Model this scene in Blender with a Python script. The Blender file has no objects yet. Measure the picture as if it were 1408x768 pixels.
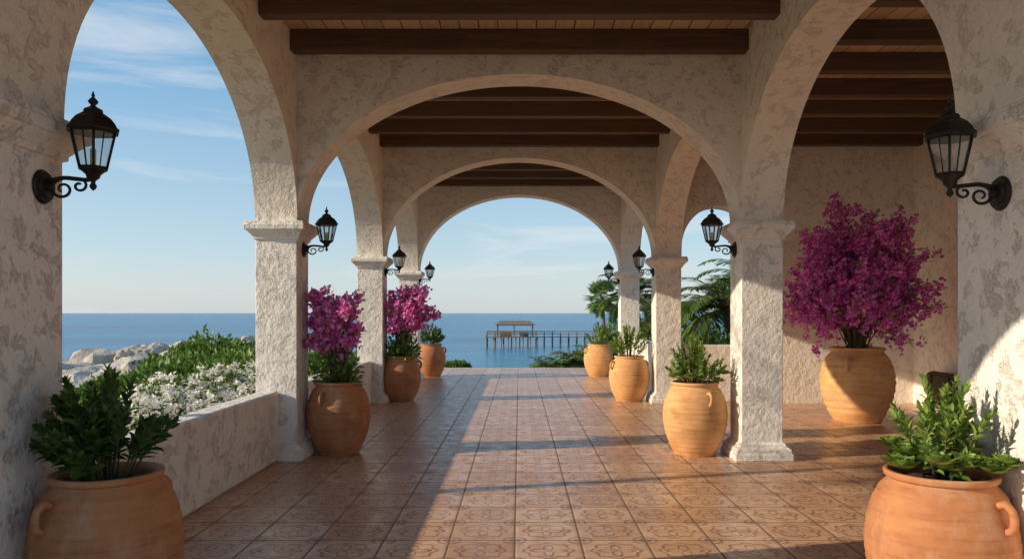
import bpy, math, random
import numpy as np
from mathutils import Vector, noise as mnoise
random.seed(7); rng=np.random.default_rng(11)
scene=bpy.context.scene
col=scene.collection
PI=math.pi

# ---------------------------------------------------------------- mesh builder
class MB:
    def __init__(s): s.v=[]; s.f=[]; s.m=[]; s.s=[]
    def add(s,verts,faces,mat=0,smooth=False):
        o=len(s.v); s.v.extend([tuple(p) for p in verts])
        for f in faces:
            s.f.append(tuple(i+o for i in f)); s.m.append(mat); s.s.append(smooth)
    def box(s,x0,x1,y0,y1,z0,z1,mat=0):
        v=[(x0,y0,z0),(x1,y0,z0),(x1,y1,z0),(x0,y1,z0),(x0,y0,z1),(x1,y0,z1),(x1,y1,z1),(x0,y1,z1)]
        s.add(v,[(0,3,2,1),(4,5,6,7),(0,1,5,4),(1,2,6,5),(2,3,7,6),(3,0,4,7)],mat)
    def loft(s,prof,n,c=(0,0),rot=0.0,mat=0,smooth=True,cap0=True,cap1=True,sx=1,sy=1):
        v=[];f=[]
        for (r,z) in prof:
            for i in range(n):
                a=rot+2*PI*i/n; v.append((c[0]+r*math.cos(a)*sx,c[1]+r*math.sin(a)*sy,z))
        for j in range(len(prof)-1):
            for i in range(n):
                k=(i+1)%n; f.append((j*n+i,j*n+k,(j+1)*n+k,(j+1)*n+i))
        s.add(v,f,mat,smooth)
        if cap0: s.add(v[:n],[tuple(reversed(range(n)))],mat)
        if cap1: s.add(v[-n:],[tuple(range(n))],mat)
    def tube(s,pts,rad,n=6,mat=0):
        pts=[Vector(p) for p in pts]; v=[];f=[]
        up=Vector((0,0,1))
        d0=(pts[1]-pts[0]).normalized()
        if abs(d0.z)>.9: up=Vector((0,1,0))
        a=d0.cross(up).normalized()
        for i,p in enumerate(pts):
            d=(pts[min(i+1,len(pts)-1)]-pts[max(i-1,0)]).normalized()
            a=(a-d*a.dot(d)); 
            if a.length<1e-5: a=d.orthogonal()
            a.normalize(); b=d.cross(a)
            r=rad[i] if isinstance(rad,(list,tuple)) else rad
            for k in range(n):
                t=2*PI*k/n; v.append(p+a*(r*math.cos(t))+b*(r*math.sin(t)))
        for j in range(len(pts)-1):
            for i in range(n):
                k=(i+1)%n; f.append((j*n+i,j*n+k,(j+1)*n+k,(j+1)*n+i))
        f.append(tuple(reversed(range(n)))); f.append(tuple(range((len(pts)-1)*n,len(pts)*n)))
        s.add(v,f,mat,True)
    def quads(s,V,mat=0):
        V=np.asarray(V); o=len(s.v); n=len(V)
        s.v.extend(map(tuple,V.reshape(-1,3).tolist()))
        s.f.extend([(o+4*i,o+4*i+1,o+4*i+2,o+4*i+3) for i in range(n)])
        s.m.extend([mat]*n); s.s.extend([False]*n)
    def obj(s,name,mats,parent=None,loc=(0,0,0),rotz=0,bevel=0):
        me=bpy.data.meshes.new(name); me.from_pydata(s.v,[],s.f); me.update()
        me.polygons.foreach_set('material_index',s.m); me.polygons.foreach_set('use_smooth',s.s)
        for m in mats: me.materials.append(m)
        ob=bpy.data.objects.new(name,me); col.objects.link(ob)
        ob.location=loc; ob.rotation_euler=(0,0,rotz)
        if parent: ob.parent=parent
        if bevel:
            b=ob.modifiers.new('bevel','BEVEL'); b.width=bevel; b.segments=2; b.limit_method='ANGLE'; b.angle_limit=math.radians(50)
        return ob
def empty(name,loc=(0,0,0)):
    e=bpy.data.objects.new(name,None); col.objects.link(e); e.location=loc; return e

def nrm(a): return a/np.maximum(np.linalg.norm(a,axis=-1,keepdims=True),1e-9)
def leaf_quads(P,D,N,L,W,fold=.15):
    T=nrm(D); S=nrm(np.cross(T,N)); U=np.cross(S,T)
    L=L[:,None];W=W[:,None]
    m=P+T*L*.45
    return np.stack([P,m+S*W*.5+U*W*fold,P+T*L,m-S*W*.5+U*W*fold],1)
def leaf_big(mb,P,D,N,L,W,fold=.18,curl=.12,mat=0,blunt=.35):
    T=nrm(D); S=nrm(np.cross(T,N)); U=np.cross(S,T); L=L[:,None];W=W[:,None]
    m0=P; m1=P+T*L*.35+U*L*curl*.3; m2=P+T*L*.75+U*L*curl*.1; t=P+T*L-U*L*curl*.6
    V=np.stack([m0,m1+S*W*.5+U*W*fold,m1,m1-S*W*.5+U*W*fold,m2+S*W*blunt+U*W*fold,m2,m2-S*W*blunt+U*W*fold,t],1)
    o=len(mb.v); n=len(P)
    mb.v.extend(map(tuple,V.reshape(-1,3).tolist()))
    for i in range(n):
        k=o+8*i
        mb.f.extend([(k,k+2,k+1),(k,k+3,k+2),(k+1,k+2,k+5,k+4),(k+2,k+3,k+6,k+5),(k+4,k+5,k+7),(k+5,k+6,k+7)])
    mb.m.extend([mat]*6*n); mb.s.extend([True]*6*n)
def rdir(n):
    return nrm(rng.normal(size=(n,3)))

# ---------------------------------------------------------------- materials
class NT:
    def __init__(s,name):
        s.mat=bpy.data.materials.new(name); s.mat.use_nodes=True; s.t=s.mat.node_tree; s.t.nodes.clear()
        s.out=s.n('ShaderNodeOutputMaterial'); s.b=s.n('ShaderNodeBsdfPrincipled')
        s.l(s.b.outputs[0],s.out.inputs[0])
    def n(s,ty,**k):
        x=s.t.nodes.new(ty)
        for a,b in k.items(): setattr(x,a,b)
        return x
    def l(s,a,b): s.t.links.new(a,b)
    def inp(s,sock,v):
        if hasattr(v,'is_output'): s.l(v,sock)
        else: sock.default_value=v
    def M(s,op,a,b=None,c=None):
        x=s.n('ShaderNodeMath',operation=op); s.inp(x.inputs[0],a)
        if b is not None: s.inp(x.inputs[1],b)
        if c is not None: s.inp(x.inputs[2],c)
        return x.outputs[0]
    def pos(s,scale=(1,1,1),obj=False):
        c=s.n('ShaderNodeTexCoord').outputs['Object'] if obj else s.n('ShaderNodeNewGeometry').outputs['Position']
        m=s.n('ShaderNodeMapping'); s.l(c,m.inputs[0]); m.inputs['Scale'].default_value=scale
        return m.outputs[0]
    def noise(s,vec,scale,detail=4,rough=.5,dist=0):
        x=s.n('ShaderNodeTexNoise'); s.l(vec,x.inputs['Vector']); x.inputs['Scale'].default_value=scale
        x.inputs['Detail'].default_value=detail; x.inputs['Roughness'].default_value=rough; x.inputs['Distortion'].default_value=dist
        return x.outputs[0]
    def ramp(s,f,stops):
        x=s.n('ShaderNodeValToRGB'); s.l(f,x.inputs[0]); e=x.color_ramp.elements
        while len(e)<len(stops): e.new(.5)
        for i,(p,c) in enumerate(stops):
            e[i].position=p; e[i].color=(c,c,c,1) if not isinstance(c,tuple) else (*c,1)
        return x.outputs[0]
    def mix(s,f,a,b,blend='MIX'):
        x=s.n('ShaderNodeMix',data_type='RGBA',blend_type=blend); s.inp(x.inputs[0],f)
        for i,v in ((6,a),(7,b)):
            if isinstance(v,tuple): v=(*v,1) if len(v)==3 else v
            s.inp(x.inputs[i],v)
        return x.outputs[2]
    def bump(s,h,strength=.5,dist=.02,prev=None):
        x=s.n('ShaderNodeBump'); s.l(h,x.inputs['Height']); x.inputs['Strength'].default_value=strength; x.inputs['Distance'].default_value=dist
        if prev is not None: s.l(prev,x.inputs['Normal'])
        return x.outputs[0]
    def fin(s,color=None,rough=None,normal=None,metal=0,spec=None):
        if color is not None: s.inp(s.b.inputs['Base Color'],(*color,1) if isinstance(color,tuple) else color)
        if rough is not None: s.inp(s.b.inputs['Roughness'],rough)
        if normal is not None: s.l(normal,s.b.inputs['Normal'])
        s.b.inputs['Metallic'].default_value=metal
        if spec is not None: s.b.inputs['Specular IOR Level'].default_value=spec
        return s.mat

def stucco(name,base=(.90,.82,.72),amp=1.0):
    t=NT(name); p=t.pos()
    n1=t.noise(p,7.5,6,.68,.15); n2=t.noise(p,1.3,3,.5); n4=t.noise(p,22,3,.6,.2); n5=t.noise(t.pos((1,1,.3)),1.4,6,.7)
    c=t.mix(t.ramp(n2,[(.35,0),(.7,1)]),tuple(x*.95 for x in base),base)
    c=t.mix(t.ramp(n1,[(.34,.36),(.44,0)]),c,tuple(b*k for b,k in zip(base,(.72,.64,.56))))
    c=t.mix(t.ramp(n5,[(.50,0),(.78,.26)]),c,tuple(b*k for b,k in zip(base,(.84,.76,.67))))
    k=t.ramp(n1,[(.37,0),(.465,.75),(.57,.85),(.67,1)])
    b=t.bump(k,.62*amp,.03); b=t.bump(n4,.5*amp,.017,b)
    return t.fin(c,.88,b,spec=.25)
M_st=stucco('stucco_wall'); M_st2=stucco('stucco_trim',(.90,.85,.78),1.15)

def wood(name,c1,c2,sc):
    t=NT(name); p=t.pos(sc); n=t.noise(p,3,6,.65,.6); n2=t.noise(t.pos(),.9,3)
    c=t.mix(t.ramp(n,[(.3,0),(.7,1)]),c1,c2); c=t.mix(t.M('MULTIPLY',n2,.5),c,tuple(x*.6 for x in c1))
    isl=t.n('ShaderNodeNewGeometry').outputs['Random Per Island']
    c=t.mix(t.M('MULTIPLY',isl,.4),c,tuple(x*1.3 for x in c2))
    return t.fin(c,.62,t.bump(n,.6,.01),spec=.3)
M_beam=wood('dark_beam_wood',(.065,.037,.023),(.16,.095,.058),(.5,9,9))
M_plank=wood('ceiling_plank_wood',(.45,.30,.185),(.66,.47,.31),(9,.5,9))
M_pierw=wood('weathered_wood',(.14,.10,.07),(.27,.20,.14),(.6,5,5))
M_chest=wood('chest_wood',(.05,.03,.02),(.12,.07,.045),(8,.6,8))

def tilemat():
    t=NT('terracotta_tiles'); S=.46
    g=t.n('ShaderNodeNewGeometry').outputs['Position']; sp=t.n('ShaderNodeSeparateXYZ'); t.l(g,sp.inputs[0])
    X=t.M('DIVIDE',sp.outputs[0],S); Y=t.M('DIVIDE',sp.outputs[1],S)
    X=t.M('ADD',X,100.07);Y=t.M('ADD',Y,100.3)
    u=t.M('FRACT',X); v=t.M('FRACT',Y); iu=t.M('FLOOR',X); iv=t.M('FLOOR',Y)
    cu=t.M('SUBTRACT',u,.5); cv=t.M('SUBTRACT',v,.5)
    au=t.M('ABSOLUTE',cu); av=t.M('ABSOLUTE',cv); e=t.M('SUBTRACT',.5,t.M('MAXIMUM',au,av))
    grout=t.M('LESS_THAN',e,.014)
    cb=t.n('ShaderNodeCombineXYZ'); t.l(iu,cb.inputs[0]); t.l(iv,cb.inputs[1])
    wn=t.n('ShaderNodeTexWhiteNoise',noise_dimensions='2D'); t.l(cb.outputs[0],wn.inputs['Vector']); rnd=wn.outputs['Value']
    r=t.M('SQRT',t.M('ADD',t.M('MULTIPLY',cu,cu),t.M('MULTIPLY',cv,cv)))
    th=t.M('ARCTAN2',cv,cu); c4=t.M('COSINE',t.M('MULTIPLY',th,4.0)); c8=t.M('COSINE',t.M('MULTIPLY',th,8.0))
    def line(expr,w): return t.M('LESS_THAN',t.M('ABSOLUTE',expr),w)
    l1=line(t.M('SUBTRACT',r,t.M('MULTIPLY_ADD',c8,.03,.34)),.024)
    l2=line(t.M('SUBTRACT',r,t.M('MULTIPLY_ADD',c4,.09,.17)),.034)
    l3=line(r,.045)
    ru=t.M('SUBTRACT',.5,au); rv=t.M('SUBTRACT',.5,av); rc=t.M('SQRT',t.M('ADD',t.M('MULTIPLY',ru,ru),t.M('MULTIPLY',rv,rv)))
    l4=line(t.M('SUBTRACT',rc,.17),.022); l5=line(t.M('SUBTRACT',rc,.07),.03)
    pat=t.M('MAXIMUM',t.M('MAXIMUM',t.M('MAXIMUM',l1,l2),t.M('MAXIMUM',l3,l4)),l5)
    n=t.noise(g,6,6,.65); n2=t.noise(g,1.1,2); n3=t.noise(g,30,4,.6)
    wear=t.M('MULTIPLY',t.ramp(n3,[(.32,.2),(.55,1)]),t.ramp(n,[(.32,.65),(.55,1)]))
    base=t.mix(rnd,(.48,.24,.13),(.78,.50,.32))
    base=t.mix(t.ramp(n,[(.38,0),(.66,.8)]),base,(.42,.20,.105))
    base=t.mix(t.ramp(n3,[(.5,0),(.75,.5)]),base,(.78,.58,.42))
    base=t.mix(t.M('MULTIPLY',n2,.4),base,(.78,.51,.32))
    base=t.mix(t.M('MULTIPLY',t.M('MULTIPLY',pat,wear),.85),base,(.20,.09,.05))
    colr=t.mix(grout,base,(.17,.11,.075))
    eb=t.M('MINIMUM',t.M('MULTIPLY',e,22.0),1.0)
    h=t.M('ADD',eb,t.M('MULTIPLY',rnd,.25))
    b=t.bump(h,.5,.004); b=t.bump(n,.3,.005,b)
    rough=t.mix(grout,t.ramp(n,[(.3,.22),(.7,.44)]),(.85,.85,.85))
    return t.fin(colr,rough,b,spec=.5)
M_tile=tilemat()

def potmat(name,c1,c2):
    t=NT(name); p=t.pos((1,1,1),True); n=t.noise(p,4.5,6,.65); z=t.noise(t.pos((.8,.8,9),True),3,5,.65); f=t.noise(p,45,3)
    c=t.mix(t.ramp(n,[(.32,0),(.68,1)]),c1,c2); c=t.mix(t.ramp(z,[(.45,.0),(.7,.35)]),c,tuple(min(1,x*1.3) for x in c2))
    c=t.mix(t.ramp(z,[(.3,.55),(.45,0)]),c,tuple(x*.6 for x in c1))
    w=t.noise(t.pos((1,1,.5),True),5,6,.75)
    c=t.mix(t.ramp(w,[(.52,0),(.66,.34)]),c,(.60,.42,.30))
    c=t.mix(t.ramp(w,[(.30,.4),(.40,0)]),c,tuple(x*.5 for x in c1))
    b=t.bump(z,.5,.011); b=t.bump(f,.4,.004,b)
    return t.fin(c,.75,b,spec=.25)
M_pot=potmat('terracotta',(.38,.145,.06),(.52,.23,.10)); M_pot2=potmat('terracotta_golden',(.58,.28,.10),(.74,.42,.18))  # second terracotta is a lighter, more golden tone
t=NT('soil'); M_soil=t.fin((.05,.035,.025),.95,t.bump(t.noise(t.pos(),40,6),1,.02))

def leafmat(name,a,b,c3=None,trans=.25,rough=.45):
    t=NT(name); isl=t.n('ShaderNodeNewGeometry').outputs['Random Per Island']
    st=[(0,a),(.6,b)]+([(1,c3)] if c3 else [])
    c=t.ramp(isl,st); t.fin(c,rough,spec=.35)
    tr=t.n('ShaderNodeBsdfTranslucent'); t.l(c,tr.inputs[0]); mx=t.n('ShaderNodeMixShader'); mx.inputs[0].default_value=trans
    t.l(t.b.outputs[0],mx.inputs[1]); t.l(tr.outputs[0],mx.inputs[2]); t.l(mx.outputs[0],t.out.inputs[0]); return t.mat
M_leafD=leafmat('leaf_dark',(.035,.085,.020),(.085,.165,.035),(.17,.26,.06))
M_leafL=leafmat('leaf_light',(.08,.16,.03),(.20,.31,.06),(.32,.42,.10))
M_leafH=leafmat('hedge_leaf',(.045,.105,.020),(.13,.23,.035),(.24,.35,.07))
M_brac=leafmat('bougainvillea_bract',(.68,.08,.42),(.94,.28,.68),(.97,.55,.85),.38,.6)
M_bracD=leafmat('bougainvillea_bract_deep',(.46,.05,.36),(.88,.19,.64),(.96,.46,.82),.38,.6)
M_white=leafmat('white_petal',(.80,.78,.66),(.88,.86,.78),(.90,.89,.85),.2,.6)
M_palm=leafmat('palm_leaf',(.06,.13,.03),(.15,.24,.05),(.26,.34,.09))
t=NT('stem'); M_stem=t.fin((.13,.10,.05),.8)
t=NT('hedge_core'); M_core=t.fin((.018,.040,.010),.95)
t=NT('palm_bark'); M_bark=t.fin(t.mix(t.noise(t.pos((1,1,6)),4),(.10,.075,.05),(.25,.19,.13)),.9)
t=NT('black_iron'); M_iron=t.fin(t.mix(t.noise(t.pos(),30,4),(.012,.011,.010),(.04,.032,.026)),.5,t.bump(t.noise(t.pos(),90,3),.3,.003),metal=.5)
t=NT('lantern_glass')
tr=t.n('ShaderNodeBsdfTransparent'); tr.inputs[0].default_value=(.9,.92,.92,1); gl=t.n('ShaderNodeBsdfGlossy'); gl.inputs['Roughness'].default_value=.08
mx=t.n('ShaderNodeMixShader'); mx.inputs[0].default_value=.22; t.l(tr.outputs[0],mx.inputs[1]); t.l(gl.outputs[0],mx.inputs[2]); t.l(mx.outputs[0],t.out.inputs[0]); M_glass=t.mat
t=NT('candle_wax'); M_wax=t.fin((.7,.66,.55),.5)
t=NT('rock'); n=t.noise(t.pos(),.9,8,.6); M_rock=t.fin(t.mix(t.ramp(n,[(.3,0),(.7,1)]),(.36,.31,.26),(.60,.53,.45)),.9,t.bump(n,1,.4))
t=NT('ground_soil'); n=t.noise(t.pos(),.6,8,.6); M_ground=t.fin(t.mix(n,(.10,.10,.05),(.22,.18,.11)),.95,t.bump(n,.6,.2))
t=NT('sea_water'); n=t.noise(t.pos((.35,1,1)),.5,6,.6); n2=t.noise(t.pos((.10,1,1)),.03,5,.65)
c=t.mix(t.ramp(n2,[(.38,0),(.62,1)]),(.006,.11,.25),(.02,.20,.35))
sp=t.n('ShaderNodeSeparateXYZ'); t.l(t.n('ShaderNodeNewGeometry').outputs['Position'],sp.inputs[0])
mr=t.n('ShaderNodeMapRange'); t.l(sp.outputs[1],mr.inputs[0]); mr.inputs[1].default_value=70; mr.inputs[2].default_value=190; mr.inputs[3].default_value=.5; mr.inputs[4].default_value=0
c=t.mix(mr.outputs[0],c,(.02,.28,.38))
M_sea=t.fin(c,.22,t.bump(n,1.0,.8),spec=.28)

# ---------------------------------------------------------------- layout
XI=2.42; XO=2.88; SP=2.60
D2,D3,D4=8.32,13.55,18.26; TH=.46
piersL=[(-1.6,-1.14),(3.05,4.06),(D2,D2+TH),(D3,D3+TH),(D4,D4+TH)]
piersR=[(3.0,4.23),(D2,D2+TH),(D3,D3+TH),(D4,D4+TH)]
apL=[4.0,4.15,4.2,4.2]; apR=[4.12,4.2,4.2]
loggia=empty('arcaded_loggia_building')
TOP=5.0; Y0=2.8
def strip_wall(mb,prof,c0,c1,axis,top=TOP,ends=True,mat=0):
    def P(s_,c,z): return (c,s_,z) if axis=='y' else (s_,c,z)
    for c,flip in ((c0,False),(c1,True)):
        v=[];f=[]
        for s_,z in prof: v+= [P(s_,c,z),P(s_,c,top)]
        for i in range(len(prof)-1):
            if abs(prof[i+1][0]-prof[i][0])<1e-6: continue
            q=(2*i,2*i+2,2*i+3,2*i+1); f.append(q if not flip else q[::-1])
        mb.add(v,f,mat)
    v=[];f=[]
    for s_,z in prof: v+=[P(s_,c0,z),P(s_,c1,z)]
    for i in range(len(prof)-1): f.append((2*i,2*i+1,2*i+3,2*i+2))
    mb.add(v,f,mat)
    if ends:
        for s_,z in (prof[0],prof[-1]):
            mb.add([P(s_,c0,z),P(s_,c1,z),P(s_,c1,top),P(s_,c0,top)],[(0,1,2,3)],mat)
def archpts(a,b,spring,apex,n=56):
    c=(a+b)/2;h=(b-a)/2;r=[]
    for i in range(n+1):
        t=PI*i/n; r.append((c-h*math.cos(t),spring+(apex-spring)*math.sin(t)))
    r[0]=(a,spring);r[-1]=(b,spring); return r
for sgn,piers,apexs in ((-1,piersL,apL),(1,piersR,apR)):
    prof=[]
    for i,(a,b) in enumerate(piers):
        prof.append((a,SP)) 
        if i<len(piers)-1: prof+=archpts(b,piers[i+1][0],SP,apexs[i])[:-1]
        else: prof.append((b,SP))
    mb=MB(); strip_wall(mb,prof,sgn*XI,sgn*XO,'y'); mb.obj('arcade_wall',[M_st],loggia)
for (y,ap) in ((D2,4.2),(D3,4.35),(D4,4.42)):
    mb=MB(); strip_wall(mb,archpts(-XI,XI,SP,ap,72),y+.004,y+TH-.004,'x',ends=False); mb.obj('cross_arch_wall',[M_st],loggia)
mb=MB()
a0,a1=XO,4.25
strip_wall(mb,archpts(a0,a1,2.75,3.5,32)+[(a1,0.0),(7.0,0.0)],D3+.004,D3+TH-.004,'x',ends=False)
mb.obj('aisle_end_wall',[M_st],loggia)
mb=MB(); mb.box(a0,a1,D3+.1,D3+TH-.1,0,1.03); mb.obj('garden_parapet',[M_st],loggia,bevel=.02)
mb=MB(); mb.box(7.0,7.3,Y0,D3+TH,-.4,TOP); mb.obj('aisle_side_wall',[M_st],loggia)
def column(x,y0,y1):
    mb=MB(); xc=(XI+XO)/2*(1 if x>0 else -1); hx=(XO-XI)/2; yc=(y0+y1)/2; hy=(y1-y0)/2
    def ring(prof):
        v=[];f=[]
        for (o,z) in prof:
            v+=[(xc-hx-o,yc-hy-o,z),(xc+hx+o,yc-hy-o,z),(xc+hx+o,yc+hy+o,z),(xc-hx-o,yc+hy+o,z)]
        for j in range(len(prof)-1):
            for i in range(4):
                k=(i+1)%4; f.append((4*j+i,4*j+k,4*j+4+k,4*j+4+i))
        f.append((3,2,1,0)); L=4*(len(prof)-1); f.append((L,L+1,L+2,L+3)); mb.add(v,f)
    ring([(.085,0),(.085,.07),(.07,.075),(.07,.12),(.05,.135),(.03,.145),(.022,.17),(-.004,.185),(-.004,SP-.2),(.018,SP-.195),(.018,SP-.17),(.03,SP-.16),(.045,SP-.14),(.07,SP-.115),(.075,SP-.10),(.095,SP-.095),(.10,SP-.04),(.09,SP-.03),(.085,SP-.004)])
    mb.obj('column',[M_st2],loggia,bevel=.008)
for (a,b) in piersL: column(-1,a,b)
for (a,b) in piersR: column(1,a,b)
def parapet(x0,x1,y0,y1,h):
    mb=MB(); mb.box(x0,x1,y0,y1,0,h); mb.obj('parapet_wall',[M_st2],loggia,bevel=.03)
for i in range(4): parapet(-2.84,-2.61,piersL[i][1],piersL[i+1][0],.75)
parapet(2.6,2.83,D3+TH,D4,1.0)
def ceiling(x0,x1,y0,y1,zb,ys):
    mb=MB(); x=x0
    while x<x1-.01:
        w=min(.195,x1-x); mb.box(x+.003,x+w-.003,y0,y1,zb+.22,zb+.245); x+=.2
    mb.obj('ceiling_planks',[M_plank],loggia)
    mb=MB()
    for y in ys: 
        if y<y0+.1: continue
        j=random.uniform(-.01,.01); mb.box(x0,x1,y-.08,y+.08,zb+j,zb+.219)
    mb.obj('ceiling_beams',[M_beam],loggia,bevel=.012)
ceiling(-XI,XI,-1.6,D2,4.37,[8.12-.97*i for i in range(0,10)])
ceiling(-XI,XI,D2+TH,D3,4.50,[13.28-.97*i for i in range(5)])
ceiling(-XI,XI,D3+TH,D4,4.60,[18.02-.95*i for i in range(5)])
ceiling(XO,7.0,Y0,D3,4.50,[13.3-1.02*i for i in range(11)])
mb=MB(); mb.box(-3.1,3.1,-1.7,D4+TH+.25,TOP,TOP+.18); mb.box(3.1,7.5,Y0,D3+TH+.25,TOP,TOP+.18); mb.obj('roof_slab',[M_st],loggia)
mb=MB()
mb.box(-2.95,2.95,-6,22.4,-.5,0.0); mb.box(2.95,7.3,-6,D3+TH,-.5,0.0)
mb.obj('tiled_floor',[M_tile])

# ---------------------------------------------------------------- terrain, sea
def sstep(a,b,x):
    t=max(0,min(1,(x-a)/(b-a))); return t*t*(3-2*t)
def shore(x):
    if x<0: return 33+ 36*sstep(-2,-22,x) + 14*sstep(-22,-60,x)
    return 33+35*sstep(3,9,x)+ 30*sstep(12,40,x)
def hgt(x,y):
    sh=shore(x); t=sstep(20 if abs(x)<6 else 14,sh,y)
    z=-.55-7.0*t
    if x>6: z+= 0.3
    if x<-4: z-= .02*min(80,-x-4)*1.0
    z+= .35*mnoise.noise(Vector((x*.15,y*.15,0)))
    if -3.3<x<7.6 and y<23: z=min(z,-.3)
    if y>sh+5: z=min(z,-8)
    return z
mb=MB(); xs=np.concatenate([np.linspace(-400,-60,12),np.linspace(-55,55,75),np.linspace(60,400,12)]); ys=np.concatenate([np.linspace(-300,-10,8),np.linspace(-6,110,80),np.linspace(115,140,3)])
v=[(x,y,hgt(x,y)) for y in ys for x in xs]; nx=len(xs)
f=[(j*nx+i,j*nx+i+1,(j+1)*nx+i+1,(j+1)*nx+i) for j in range(len(ys)-1) for i in range(nx-1)]
mb.add(v,f,0,True); mb.obj('ground',[M_ground])
SEA=-5.1
mb=MB(); mb.add([(-20000,-200,SEA),(20000,-200,SEA),(20000,30000,SEA),(-20000,30000,SEA)],[(0,1,2,3)]); mb.obj('sea',[M_sea])
def ico(sub=3):
    import bmesh
    bm=bmesh.new(); bmesh.ops.create_icosphere(bm,subdivisions=sub,radius=1)
    V=[v.co.copy() for v in bm.verts]; F=[tuple(v.index for v in f.verts) for f in bm.faces]; bm.free(); return V,F
IV,IF=ico(3)
mb=MB()
def rock(x,y,z,r,sd):
    o=Vector((sd*3.1,sd*1.7,sd)); V=[]
    sx,sy,sz=random.uniform(.9,1.5),random.uniform(.8,1.2),random.uniform(.5,.8)
    for p in IV:
        k=1+.6*mnoise.noise(p*1.2+o)+.3*mnoise.noise(p*3.0+o)
        V.append((x+p.x*r*k*sx,y+p.y*r*k*sy,z+p.z*r*k*sz))
    mb.add(V,IF,0,False)
for i in range(230):
    d=random.uniform(30,60); px=random.uniform(40,370); X=(px-714)*d/1050
    top=503-35*sstep(80,230,px)
    zt=1.6-(random.uniform(top,545)-430)*d/1050
    r=random.uniform(.35,1.5); rock(X,d,max(zt,SEA)-r*.45,r,i)
mb.obj('coastal_rocks',[M_rock])

# ---------------------------------------------------------------- shrubs masses
def blob_leaves(mb,c,r,n,ls,mat=0,sd=0,core=1,shell=(.8,1.1)):
    D=rdir(n*2); D=D[D[:,2]>-.35][:n]; n=len(D)
    k=np.array([1+.30*mnoise.noise(Vector(d)*2.0+Vector((sd,sd*2,0)))+.26*mnoise.noise(Vector(d)*5.5+Vector((sd,0,sd))) for d in D.tolist()])
    rad=np.array(r)*k[:,None]*rng.uniform(shell[0],shell[1],size=(n,1))
    P=np.array(c)+D*rad
    DD=nrm(D+rdir(n)*.9+np.array([0,0,.35])); N=nrm(D+rdir(n)*.7)
    L=rng.uniform(.7,1.3,n)*ls
    mb.quads(leaf_quads(P,DD,N,L,L*.6),mat)
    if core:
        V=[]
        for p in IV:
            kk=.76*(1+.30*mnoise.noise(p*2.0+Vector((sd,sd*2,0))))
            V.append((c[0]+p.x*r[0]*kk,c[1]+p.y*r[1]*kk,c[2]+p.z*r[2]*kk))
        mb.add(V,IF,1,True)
    return P,D
mb=MB()
def hb(px,py,d,r,n=2400,ls=.12,mat=0,**k):
    X=(px-714)*d/1050; zt=1.6-(py-430)*d/1050
    return blob_leaves(mb,(X,d,zt-r*.85),(r*1.15,r,r*.9),n,ls,mat,sd=px*.01+d,**k)
for px,py,d,r in [(340,484,16,.8),(300,470,17,.9),(262,484,16.5,.8),(225,506,17,.8),(190,520,17,.7),(160,526,15.5,.6),(140,538,14,.55),(210,520,14.5,.7),(260,502,14,.8),(310,500,14,.9),(348,505,13.5,.9),(170,543,12.5,.6),(120,564,11.5,.6),(230,532,12.5,.7),(110,588,10,.5),(70,590,11,.6),(150,568,10.5,.45),(330,525,12,.7),(30,600,12,.6),
    (440,490,18,1.0),(400,485,19,1.0),(470,492,19,.9)]:
    hb(px,py,d,r)
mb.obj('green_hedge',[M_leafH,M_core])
mb=MB()
for px,py,d,r in [(215,541,9.6,.42),(255,528,10,.45),(300,518,10.6,.5),(340,512,11,.5),(275,546,9.6,.4),(190,560,9,.38),(325,535,10.3,.4),(235,558,9.2,.35)]:
    P,D=hb(px,py,d,r,1300,.065)
    cidx=rng.choice(len(P),150,replace=False)
    for ci in cidx:
        if D[ci][2]<-.1: continue
        n=22; Q=P[ci]+D[ci]*.07+rng.normal(size=(n,3))*np.array([.03,.03,.016])
        L=rng.uniform(.03,.055,n); mb.quads(leaf_quads(Q,rdir(n)+[0,0,.2],nrm(D[ci]+rdir(n)*.6),L,L*.9),2)
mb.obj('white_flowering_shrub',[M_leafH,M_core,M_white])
mb=MB()
for X,d,zt,r in [(-1.95,24.2,-.02,.3),(-2.3,24.6,-.1,.35),(1.0,25,-.15,.4),(1.6,25,.0,.5),(2.2,25.5,.2,.7),(3.2,26,.5,.9),(4.2,25,.6,1.0),(5.4,24,.7,1.2),(7,24,1.0,1.4),(8.6,25,1.2,1.5),(4.6,20,.5,.9),(6,19,.8,1.1),(7.5,19,.9,1.2),(9.5,21,1.2,1.5),(3.6,31,.3,1.2),(5.5,34,.6,1.6),(8,38,.4,2.0),(11,40,.6,2.2),(12,30,1.2,2)]:
    blob_leaves(mb,(X,d,zt-r*.85),(r*1.2,r,r*.9),int(1300+800*r),.12,0,sd=X+d)
mb.obj('garden_shrubs',[M_leafH,M_core])

def bez(a,b,c,n):
    t=np.linspace(0,1,n)[:,None]; return a*(1-t)**2+2*b*t*(1-t)+c*t*t
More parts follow.
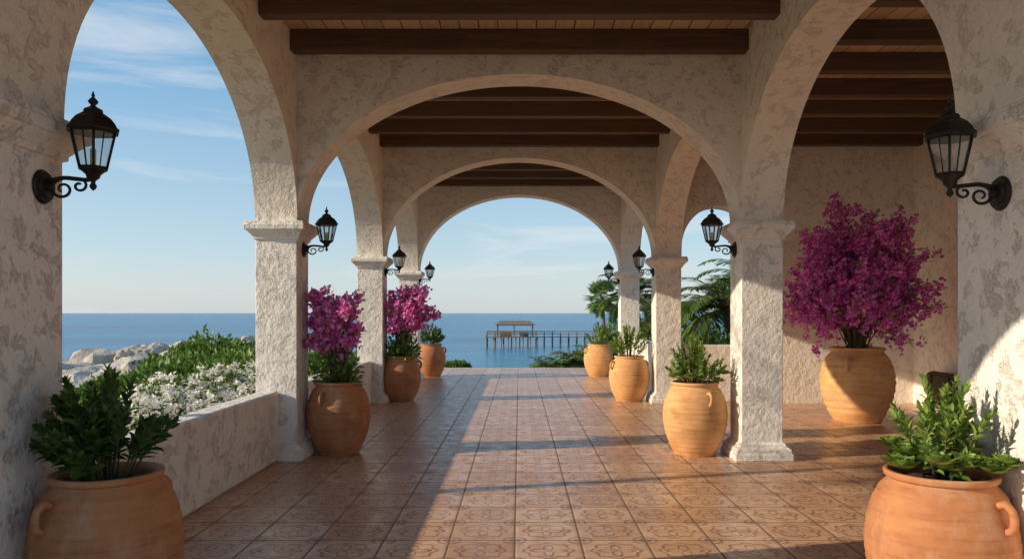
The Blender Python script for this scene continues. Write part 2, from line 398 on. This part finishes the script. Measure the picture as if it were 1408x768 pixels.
# unseen sparse tree, added out of frame to dapple sun on columns and floor
def sparse_tree(X,Y,z0,zc,R,nb,nc,seed):
    r2=np.random.default_rng(seed); mb=MB()
    top=np.array([X+.3,Y,zc-R*.4])
    mb.tube([(X,Y,z0),(X+.12,Y+.05,z0+(zc-z0)*.35),(X+.1,Y-.1,z0+(zc-z0)*.6),tuple(top)],[.13,.11,.09,.06],9,1)
    for i in range(nb):
        d=nrm(r2.normal(size=3)); d[2]=abs(d[2])*.9-.1; e=top+d*R*r2.uniform(.8,1.3); m=(top+e)/2+np.array([0,0,.25])
        b=bez(top,m,e,9); mb.tube([tuple(p) for p in b[::2]],[.03,.022,.016,.01,.005],5,1)
        for j in range(nc):
            q=b[int(r2.integers(3,9))]+r2.normal(size=3)*.2; n=24
            P=q+r2.normal(size=(n,3))*.10; L=r2.uniform(.06,.11,n)
            mb.quads(leaf_quads(P,rdir(n),rdir(n),L,L*.45),0)
    mb.obj('unseen_dapple_tree',[M_leafD,M_bark])
sparse_tree(-10.2,4.6,-.8,6.0,1.9,16,3,3)

# ---------------------------------------------------------------- palms
def frond(mb,base,az,el,L,nl=34,wl=.42,droop=1.0,lw=.035,mat=0):
    pts=[];p=np.array(base,float);e=el
    n=14
    for i in range(n+1):
        pts.append(p.copy()); d=np.array([math.cos(az)*math.cos(e),math.sin(az)*math.cos(e),math.sin(e)]); p=p+d*L/n; e-=droop*(1.1+i*.10)/n
    pts=np.array(pts)
    mb.tube([tuple(q) for q in pts[::2]],[.022*(1-.8*i/7) for i in range(8)],5,1)
    ts=np.linspace(.12,1,nl); idx=ts*n; i0=np.minimum(idx.astype(int),n-1); fr=(idx-i0)[:,None]
    P=pts[i0]*(1-fr)+pts[i0+1]*fr; T=nrm(pts[i0+1]-pts[i0])
    side=np.array([-math.sin(az),math.cos(az),0])
    for sg in (-1,1):
        D=nrm(T*.75+side*sg*1.0+rng.normal(size=(nl,3))*.10-np.array([0,0,.28])); ll=wl*np.sin(np.clip(ts*2.7+.35,0,PI))**.6*rng.uniform(.85,1.1,nl)+.05
        mb.quads(leaf_quads(P,D,np.tile([0,0,1.0],(nl,1)),ll,np.full(nl,lw),.1),mat)
def pinnate_palm(X,Y,z0,H,L,nf,seed):
    random.seed(seed); mb=MB()
    mb.tube([(X+.15*math.sin(i*.5),Y,z0+H*i/8) for i in range(9)],[.2-.008*i for i in range(9)],10,1)
    tx=X+.15*math.sin(4)
    for i in range(nf):
        frond(mb,(tx,Y,z0+H),i*2.4+random.uniform(-.2,.2),random.uniform(-.1,1.3),L*random.uniform(.8,1.1),nl=40,wl=L*.26,lw=.07)
    mb.obj('date_palm_tree',[M_palm,M_bark])
pinnate_palm(6.6,24,-.6,2.3,2.2,44,1)
pinnate_palm(5.0,26.5,-.8,1.9,1.9,36,2)
pinnate_palm(4.6,30,-1,3.2,1.9,34,5)
pinnate_palm(8.6,27,-.6,3.0,2.4,36,3)
def fan_palm(X,Y,z0,z1,R,seed):
    random.seed(seed); mb=MB()
    mb.tube([(X+.2*math.sin(i*.3),Y,z0+(z1-z0)*i/10) for i in range(11)],[.24-.009*i for i in range(11)],10,1)
    tx=X+.2*math.sin(3)
    for i in range(56):
        az=i*2.4; el=random.uniform(-1.0,1.4); d=Vector((math.cos(az)*math.cos(el),math.sin(az)*math.cos(el),math.sin(el)))
        b=Vector((tx,Y,z1)); e=b+d*R*.5; mb.tube([b,b+d*R*.25,e],.02,4,1)
        s_=d.cross(Vector((0,0,1))).normalized(); u=s_.cross(d)
        k=18; a=np.linspace(-1.35,1.35,k); D=np.array([(d*math.cos(t)+s_*math.sin(t)-Vector((0,0,.25))).normalized() for t in a])
        P=np.tile(np.array(e),(k,1)); Lq=R*.55*(1-.25*np.abs(a)/1.35)*rng.uniform(.9,1.1,k)
        mb.quads(leaf_quads(P,D,np.tile(np.array(u),(k,1)),Lq,np.full(k,R*.085)),0)
    mb.obj('fan_palm_tree',[M_palm,M_bark])
fan_palm(7.55,70,-4,2.9,1.9,4)
mb=MB()
for (x,y,L,n) in ((1.3,24.6,1.1,18),(2.0,25.0,1.3,18),(.75,24.6,.8,14),(2.6,25.5,1.4,16)):
    for i in range(n): frond(mb,(x,y,-.30),i*2.4,random.uniform(.5,1.45),L,nl=22,wl=L*.28,lw=.05)
mb.obj('low_palm_shrub',[M_palm,M_bark])

# ---------------------------------------------------------------- pier
pier=empty('wooden_pier',(0,150,SEA)); mb=MB()
dk=2.05
x=-6.3
while x<40:
    for yy in (-1.1,1.1):
        mb.tube([(x,yy,-3),(x,yy,dk+ (.0))],.11,6)
        mb.tube([(x,yy,dk),(x,yy,dk+1.05)],.06,5)
    if int((x+6.3)/1.6)%2==0: mb.tube([(x,-1.1,.1),(x,1.1,1.8)],.05,4)
    mb.box(x-.09,x+.09,-1.3,1.3,dk-.28,dk-.1); x+=1.6
mb.box(-6.6,40,-1.35,1.35,dk-.09,dk+.02)
for yy in (-1.1,1.1):
    for h in (.55,1.0): mb.box(-6.3,40,yy-.04,yy+.04,dk+h,dk+h+.08)
for x in np.arange(-6.3,3.6,1.4):
    mb.tube([(x,-3.2,-3),(x,-3.2,dk)],.12,6); mb.tube([(x,-3.2,dk),(x,-3.2,dk+1.05)],.06,5)
mb.box(-6.6,3.6,-3.5,-1.36,dk-.1,dk+.01); mb.box(-6.3,3.4,-3.24,-3.16,dk+.95,dk+1.05); mb.box(-6.3,3.4,-3.24,-3.16,dk+.5,dk+.57)
mb.obj('pier_deck_and_piles',[M_pierw],pier)
mb=MB()
for x in (-4.2,-1.0,2.6):
    for yy in (-3,.9): mb.box(x-.09,x+.09,yy-.09,yy+.09,dk,dk+2.4)
mb.box(-4.4,2.8,-3.1,-2.95,dk+2.25,dk+2.42); mb.box(-4.4,2.8,.85,1.0,dk+2.25,dk+2.42)
mb.box(-3.8,-1.6,-.4,.2,dk+.02,dk+.85); mb.box(.2,1.8,-1.2,-.5,dk+.02,dk+.8)
mb.obj('pavilion_frame',[M_pierw],pier)
mb=MB(); v=[(-4.9,-3.6,dk+2.4),(3.3,-3.6,dk+2.4),(3.3,1.5,dk+2.4),(-4.9,1.5,dk+2.4),(-3.6,-1.05,dk+3.15),(2.0,-1.05,dk+3.15)]
mb.add(v,[(0,1,5,4),(1,2,5),(2,3,4,5),(3,0,4),(3,2,1,0)]); mb.obj('pavilion_roof',[M_pierw],pier)

# ---------------------------------------------------------------- lanterns
def lantern(x,y,z,sgn):
    e=empty('wall_lantern',(x,y,z)); mb=MB(); cx=.255
    def disc(r,x0,x1,n=24):
        v=[(x0,r*math.cos(2*PI*i/n),r*math.sin(2*PI*i/n)) for i in range(n)]+[(x1,r*.86*math.cos(2*PI*i/n),r*.86*math.sin(2*PI*i/n)) for i in range(n)]
        mb.add(v,[(i,(i+1)%n,n+(i+1)%n,n+i) for i in range(n)]+[tuple(range(n,2*n)),tuple(reversed(range(n)))])
    disc(.088,.0,.016); disc(.06,.016,.03); disc(.025,.03,.05)
    def cr(pts,n=6):
        pts=[Vector(p) for p in pts]; q=[pts[0]]+pts+[pts[-1]]; r=[]
        for i in range(1,len(q)-2):
            for k in range(n):
                t=k/n; a,b,c,d=q[i-1],q[i],q[i+1],q[i+2]
                r.append(.5*((2*b)+(c-a)*t+(2*a-5*b+4*c-d)*t*t+(3*b-a-3*c+d)*t**3))
        r.append(pts[-1]); return r
    mb.tube(cr([(.03,0,.03),(.10,0,.045),(.17,0,.04),(.22,0,.035),(.255,0,.04)]),.011,8)
    sc=[]
    for i in range(26):
        a=PI*.5+i*.36; r=.052*(1-i/30)+.004; sc.append((.10+r*math.cos(-a)*1.1,0,-.012+r*math.sin(a)*.95))
    mb.tube(sc,[.009*(1-.4*i/26) for i in range(26)],7)
    sc=[]
    for i in range(20):
        a=PI*.5-i*.36; r=.034*(1-i/24)+.003; sc.append((.185+r*math.cos(a)*1.1,0,.005+r*math.sin(a)*.95))
    mb.tube(sc,.007,6)
    mb.loft([(.002,-.02),(.014,-.008),(.018,.005),(.01,.018),(.012,.03),(.03,.045),(.034,.06),(.05,.075),(.066,.085),(.066,.095)],12,(cx,0))
    mb.loft([(.07,.085),(.074,.092),(.07,.102)],6,(cx,0),smooth=False)
    mb.loft([(.112,.268),(.118,.275),(.132,.28),(.135,.288),(.122,.298),(.112,.318),(.09,.345),(.062,.365),(.05,.372),(.052,.378),(.046,.39),(.024,.402),(.016,.408)],6,(cx,0),smooth=False)
    mb.loft([(.012,.405),(.012,.415),(.022,.425),(.024,.435),(.014,.447),(.006,.455),(.009,.462),(.002,.485)],10,(cx,0))
    for i in range(6):
        a=2*PI*i/6; b=2*PI*(i+1)/6
        mb.tube([(cx+.070*math.cos(a),.070*math.sin(a),.095),(cx+.112*math.cos(a),.112*math.sin(a),.272)],.0065,5)
        m=(a+b)/2
        mb.tube([(cx+.058*math.cos(m),.058*math.sin(m),.098),(cx+.095*math.cos(m),.095*math.sin(m),.27)],.003,4)
    mb.obj('iron_frame',[M_iron],e,rotz=0 if sgn>0 else PI)
    mb=MB(); mb.loft([(.066,.1),(.108,.27)],6,(cx,0),smooth=False,cap0=False,cap1=False); mb.obj('glass_panes',[M_glass],e,rotz=0 if sgn>0 else PI)
    mb=MB(); mb.loft([(.014,.1),(.014,.19),(.004,.195)],12,(cx,0)); mb.obj('candle',[M_wax],e,rotz=0 if sgn>0 else PI)
for (x,y,z,s_) in ((-XI,3.88,2.24,1),(-XI,8.58,2.31,1),(-XI,D3+.23,2.34,1),(-XI,D4+.23,2.38,1),(XI,3.84,2.2,-1),(XI,8.58,2.31,-1),(XI,D3+.23,2.34,-1),(XI,D4+.23,2.38,-1)):
    lantern(x,y,z,s_)

# ---------------------------------------------------------------- pots
def crs(pts,n=6):
    q=[pts[0]]+pts+[pts[-1]]; r=[]; q=[np.array(p,float) for p in q]
    for i in range(1,len(q)-2):
        for k in range(n):
            t=k/n; a,b,c,d=q[i-1],q[i],q[i+1],q[i+2]
            r.append(tuple(.5*((2*b)+(c-a)*t+(2*a-5*b+4*c-d)*t*t+(3*b-a-3*c+d)*t**3)))
    r.append(tuple(q[-1])); return r
def pot(x,y,R=.36,H=.82,ang=.5,mat=None,ribs=.0):
    e=empty('terracotta_pot',(x,y,0)); mb=MB()
    prof=[(.62,0),(.66,.03),(.80,.15),(.93,.31),(1.0,.50),(.985,.64),(.92,.77),(.81,.88),(.70,.935),(.69,.95),(.735,.962),(.75,.98),(.74,.997),(.69,1.0),(.65,.985),(.63,.95),(.65,.88)]
    pr=crs(prof,7)
    pr=[(r*R*(1+ribs*math.sin(z*62)*(1 if .1<z<.9 else 0)+.005*math.sin(z*95)),z*H) for r,z in pr]
    mb.loft(pr,72,cap1=False); mb.obj('pot_body',[mat or M_pot],e)
    mb=MB()
    for a in (ang,ang+PI):
        c,s_=math.cos(a),math.sin(a); pts=[]
        for (r,z) in ((.84,.86),(.93,.875),(1.01,.85),(1.05,.80),(1.03,.74),(.95,.715)): pts.append((c*r*R,s_*r*R,z*H))
        pts=[tuple(p) for p in crs(pts,4)]; mb.tube(pts,[.019*R/.36]*len(pts),8)
    mb.obj('handles',[mat or M_pot],e)
    mb=MB(); mb.loft([(.645*R,H*.93),(.35*R,H*.95),(.02,H*.955)],32,cap0=False); mb.obj('soil',[M_soil],e)
    return H*.94
# ---------------------------------------------------------------- plants
def shrub(x,y,z,H,R,ns,leaf,lmat,name='potted_green_shrub',per=26,aspect=.4,rosettes=0,big=True,upright=.5,blunt=None,lean=0,rl=1.15):
    mb=MB(); c=np.array([x,y,z]); blunt=.35 if blunt is None else blunt
    for i in range(ns):
        az=rng.uniform(0,2*PI); sp=rng.random()**.6; hh=H*(1-.55*sp**2)*rng.uniform(.6,1.12)
        b=c+np.array([math.cos(az),math.sin(az),0])*R*.35*sp
        e=c+np.array([math.cos(az)*R*sp+lean*hh,math.sin(az)*R*sp,hh]); m=(b+e)/2+np.array([0,0,hh*.15])-np.array([math.cos(az),math.sin(az),0])*R*.12*upright
        pts=bez(b,m,e,10); mb.tube([tuple(p) for p in pts[::3]],[.006,.005,.004,.002],5,1)
        n=int(per*rng.uniform(.8,1.2)); t=np.linspace(.22,1,n)**.85; idx=t*9; i0=np.minimum(idx.astype(int),8); fr=(idx-i0)[:,None]
        P=pts[i0]*(1-fr)+pts[i0+1]*fr; T=nrm(pts[i0+1]-pts[i0])
        ga=np.arange(n)*2.4+rng.uniform(0,6); A=nrm(np.cross(T,[0.3,.5,.1])); B=np.cross(T,A)
        rad=A*np.cos(ga)[:,None]+B*np.sin(ga)[:,None]; tt=t[:,None]
        D=nrm(rad*(1.15-.7*tt)+T*(.35+.7*tt)+rng.normal(size=(n,3))*.15); N=nrm(T+rng.normal(size=(n,3))*.2-rad*.3)
        L=leaf*rng.uniform(.75,1.2,n)*(1-.35*t**3)
        if big: leaf_big(mb,P,D,N,L,L*aspect,mat=0,blunt=blunt)
        else: mb.quads(leaf_quads(P,D,N,L,L*aspect),0)
    for i in range(rosettes):
        az=i*2.4+rng.uniform(-.2,.2); rr=R*rng.uniform(.3,.95); p=c+np.array([math.cos(az)*rr,math.sin(az)*rr,.05+rng.uniform(0,.09)])
        n=22; k=np.arange(n); ga=k*2.4; el=.15+1.1*(k/n); out=np.array([math.cos(az),math.sin(az),.9])
        D=np.stack([np.cos(ga)*np.cos(el),np.sin(ga)*np.cos(el),np.sin(el)],1)+out*.25*np.array([1,1,.2]); N=np.tile([0,0,1.0],(n,1))-D*.3
        L=leaf*rl*(1-.45*k/n); leaf_big(mb,np.tile(p,(n,1)),D,N,L,L*.6,mat=0,blunt=.5,curl=-.1)
    return mb.obj(name,[lmat,M_stem])
def boug(x,y,z,cx,cz,RX,RZ,ns,per,fs,mat,green=.25,name='bougainvillea',cy=None,base_green=0,low=-.55,kmax=1.3):
    mb=MB(); base=np.array([x,y,z]); C=np.array([cx,cy if cy is not None else y,cz])
    for i in range(ns):
        d=rdir(1)[0]
        if d[2]<low: d[2]*=-.5
        d=nrm(d); k=rng.uniform(.45,1.0) if rng.random()<.7 else rng.uniform(1.0,kmax)
        k*=1+.32*mnoise.noise(Vector(d.tolist())*2.4)
        e=C+d*np.array([RX,RX*.85,RZ])*k
        b=base+np.append(rng.normal(size=2)*.05,0); m=np.array([b[0]*.5+e[0]*.5,b[1]*.5+e[1]*.5,max(e[2]+RZ*.2,C[2])+RZ*.1*rng.random()])
        pts=bez(b,m,e,14)
        mb.tube([tuple(p) for p in pts[[0,3,6,9,13]]],[.011,.008,.006,.004,.002],5,1)
        n=int(per*rng.uniform(.7,1.2)); nc=max(3,n//9)
        cc=rng.integers(0,nc,n); off=rng.normal(size=(nc,3))*RX*.085
        tc=rng.uniform(.25,1.0,nc)**.7; t=np.clip(tc[cc]+rng.normal(size=n)*.02,.1,1); idx=t*13;i0=np.minimum(idx.astype(int),12);fr=(idx-i0)[:,None]
        P=pts[i0]*(1-fr)+pts[i0+1]*fr+off[cc]+rng.normal(size=(n,3))*fs*.65
        isg=(rng.random(n)<green)|(rng.random(n)<(.5-t)*1.4)
        Pg=P[isg]; ng=len(Pg)
        if ng: L=fs*1.4*rng.uniform(.8,1.3,ng); mb.quads(leaf_quads(Pg,rdir(ng)+[0,0,.2],rdir(ng),L,L*.55),2)
        Pf=P[~isg]; nf=len(Pf)
        if nf:
            ax=nrm(rdir(nf)+nrm(Pf-C)*.8)
            a1=nrm(np.cross(ax,[.3,.2,.9])); a2=np.cross(ax,a1)
            for q in range(3):
                th=2*PI*q/3; r=a1*math.cos(th)+a2*math.sin(th); L=fs*rng.uniform(.8,1.2,nf)
                mb.quads(leaf_quads(Pf,r+ax*.8,ax-r*.5,L,L*.8,.1),0)
    if base_green:
        n=base_green; D=rdir(n); D[:,2]=np.abs(D[:,2])*.9; P=base+D*np.array([RX*.8,RX*.7,(cz-z)*.75])*rng.uniform(.2,1,(n,1))
        L=fs*1.9*rng.uniform(.7,1.3,n); mb.quads(leaf_quads(P,nrm(D+rdir(n)*.6),rdir(n),L,L*.5),2)
    return mb.obj(name,[mat,M_stem,M_leafL])

h=pot(-2.09,3.88,.355,.80,ang=math.radians(-115))
shrub(-2.09,3.88,h,.56,.36,40,.085,M_leafD,per=34,aspect=.46)
h=pot(2.14,3.88,.355,.80,ang=math.radians(-65))
shrub(2.14,3.88,h,.50,.31,24,.08,M_leafL,per=30,aspect=.38,rosettes=26,rl=1.3)
h=pot(-2.07,8.75,.36,.82,ang=-1.9)
boug(-2.07,8.75,h,-2.15,1.43,.34,.40,56,56,.045,M_brac,.15,base_green=450)
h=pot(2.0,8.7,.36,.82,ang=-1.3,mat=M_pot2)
shrub(2.0,8.7,h,.50,.37,36,.09,M_leafL,per=24,aspect=.36,rosettes=10)
h=pot(-2.17,13.95,.37,.82,ang=.4); boug(-2.17,13.95,h,-2.10,1.5,.44,.46,60,60,.055,M_brac,.12,base_green=600)
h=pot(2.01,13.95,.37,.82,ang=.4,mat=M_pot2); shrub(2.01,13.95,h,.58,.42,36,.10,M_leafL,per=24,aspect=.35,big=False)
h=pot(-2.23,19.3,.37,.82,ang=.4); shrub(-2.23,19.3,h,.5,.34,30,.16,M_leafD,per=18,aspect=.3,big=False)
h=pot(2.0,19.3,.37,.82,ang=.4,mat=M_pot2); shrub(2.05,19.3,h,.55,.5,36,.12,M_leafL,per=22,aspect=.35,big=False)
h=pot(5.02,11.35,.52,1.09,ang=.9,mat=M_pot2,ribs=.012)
boug(5.02,11.35,h,5.05,1.98,1.02,.93,290,84,.05,M_bracD,.14,cy=11.3,low=-.95,kmax=1.25)

# chest
ch=empty('wooden_chest',(6.85,12.2,0)); mb=MB()
mb.box(-.13,.13,-.40,.40,.06,.50); mb.box(-.14,.14,-.42,.42,.503,.55)
for y in (-.36,.36):
    for x in (-.10,.10): mb.box(x-.025,x+.025,y-.025,y+.025,0,.058)
v=[];n=12
for yy in (-.41,.41):
    for i in range(n+1): a=PI*i/n; v.append((.136*math.cos(a),yy,.552+.09*math.sin(a)))
mb.add(v,[(i,i+1,n+2+i,n+1+i) for i in range(n)]+[tuple(range(n+1)),tuple(range(2*n+1,n,-1))],0)
mb.obj('chest_body',[M_chest],ch,bevel=.005); mb=MB()
for y in (-.25,.25): mb.box(-.136,.136,y-.025,y+.025,.1,.49); mb.box(-.152,-.138,y-.025,y+.025,.46,.60)
mb.obj('iron_bands',[M_iron],ch)

# ---------------------------------------------------------------- light
sd=Vector((1,.25,-.39)).normalized()
el=math.asin(-sd.z)
L=bpy.data.lights.new('sun','SUN'); L.energy=5.0; L.angle=math.radians(.5); L.color=(1,.84,.63)
so=bpy.data.objects.new('sun',L); col.objects.link(so); so.rotation_euler=sd.to_track_quat('-Z','Y').to_euler()
w=bpy.data.worlds.new('World'); scene.world=w; w.use_nodes=True; nt=w.node_tree; nt.nodes.clear()
def wn(ty,**k):
    x=nt.nodes.new(ty)
    for a,b in k.items(): setattr(x,a,b)
    return x
out=wn('ShaderNodeOutputWorld'); bg=wn('ShaderNodeBackground'); sky=wn('ShaderNodeTexSky'); sky.sky_type='NISHITA'
sky.sun_disc=False; sky.sun_elevation=el; sky.sun_rotation=math.atan2(-sd.x,-sd.y); sky.air_density=1.0; sky.dust_density=1.0; sky.ozone_density=1.5
tc=wn('ShaderNodeTexCoord')
sx=wn('ShaderNodeSeparateXYZ'); nt.links.new(tc.outputs['Generated'],sx.inputs[0])
gr=wn('ShaderNodeValToRGB'); nt.links.new(sx.outputs[2],gr.inputs[0]); e=gr.color_ramp.elements
cols=[(0,(.76,.83,.88)),(.08,(.53,.72,.87)),(.28,(.22,.49,.77)),(.7,(.14,.35,.64))]
while len(e)<4: e.new(.5)
for i,(p,c) in enumerate(cols): e[i].position=p; e[i].color=(*c,1)
sc_=wn('ShaderNodeVectorMath',operation='SCALE'); nt.links.new(gr.outputs[0],sc_.inputs[0]); sc_.inputs['Scale'].default_value=1/.15*1.02
m0=wn('ShaderNodeMix',data_type='RGBA'); m0.inputs[0].default_value=.64; nt.links.new(sky.outputs[0],m0.inputs[6]); nt.links.new(sc_.outputs[0],m0.inputs[7])
mp=wn('ShaderNodeMapping'); mp.inputs['Scale'].default_value=(1.0,1.0,7.5); mp.inputs['Rotation'].default_value=(0,.14,.4)
nt.links.new(tc.outputs['Generated'],mp.inputs[0]); no=wn('ShaderNodeTexNoise'); no.inputs['Scale'].default_value=2.1; no.inputs['Detail'].default_value=10; no.inputs['Roughness'].default_value=.6; no.inputs['Distortion'].default_value=.7
nt.links.new(mp.outputs[0],no.inputs['Vector']); rp=wn('ShaderNodeValToRGB'); rp.color_ramp.elements[0].position=.54; rp.color_ramp.elements[0].color=(0,0,0,1); rp.color_ramp.elements[1].position=.78; rp.color_ramp.elements[1].color=(.6,.6,.6,1)
nt.links.new(no.outputs[0],rp.inputs[0]); mx=wn('ShaderNodeMix',data_type='RGBA'); nt.links.new(rp.outputs[0],mx.inputs[0]); nt.links.new(m0.outputs[2],mx.inputs[6]); mx.inputs[7].default_value=(6.3,6.2,6.1,1)
nt.links.new(mx.outputs[2],bg.inputs[0]); bg.inputs[1].default_value=.15; nt.links.new(bg.outputs[0],out.inputs[0])

# ---------------------------------------------------------------- camera
cam=bpy.data.cameras.new('camera'); co=bpy.data.objects.new('camera',cam); col.objects.link(co)
co.location=(0,0,1.6); co.rotation_euler=(PI/2,0,0); cam.sensor_width=36; cam.lens=36*1050/1408
cam.shift_x=-10/1408; cam.shift_y=46/1408; cam.clip_end=60000; cam.clip_start=.05
scene.camera=co
scene.view_settings.view_transform='Standard'; scene.view_settings.look='None'; scene.view_settings.exposure=0
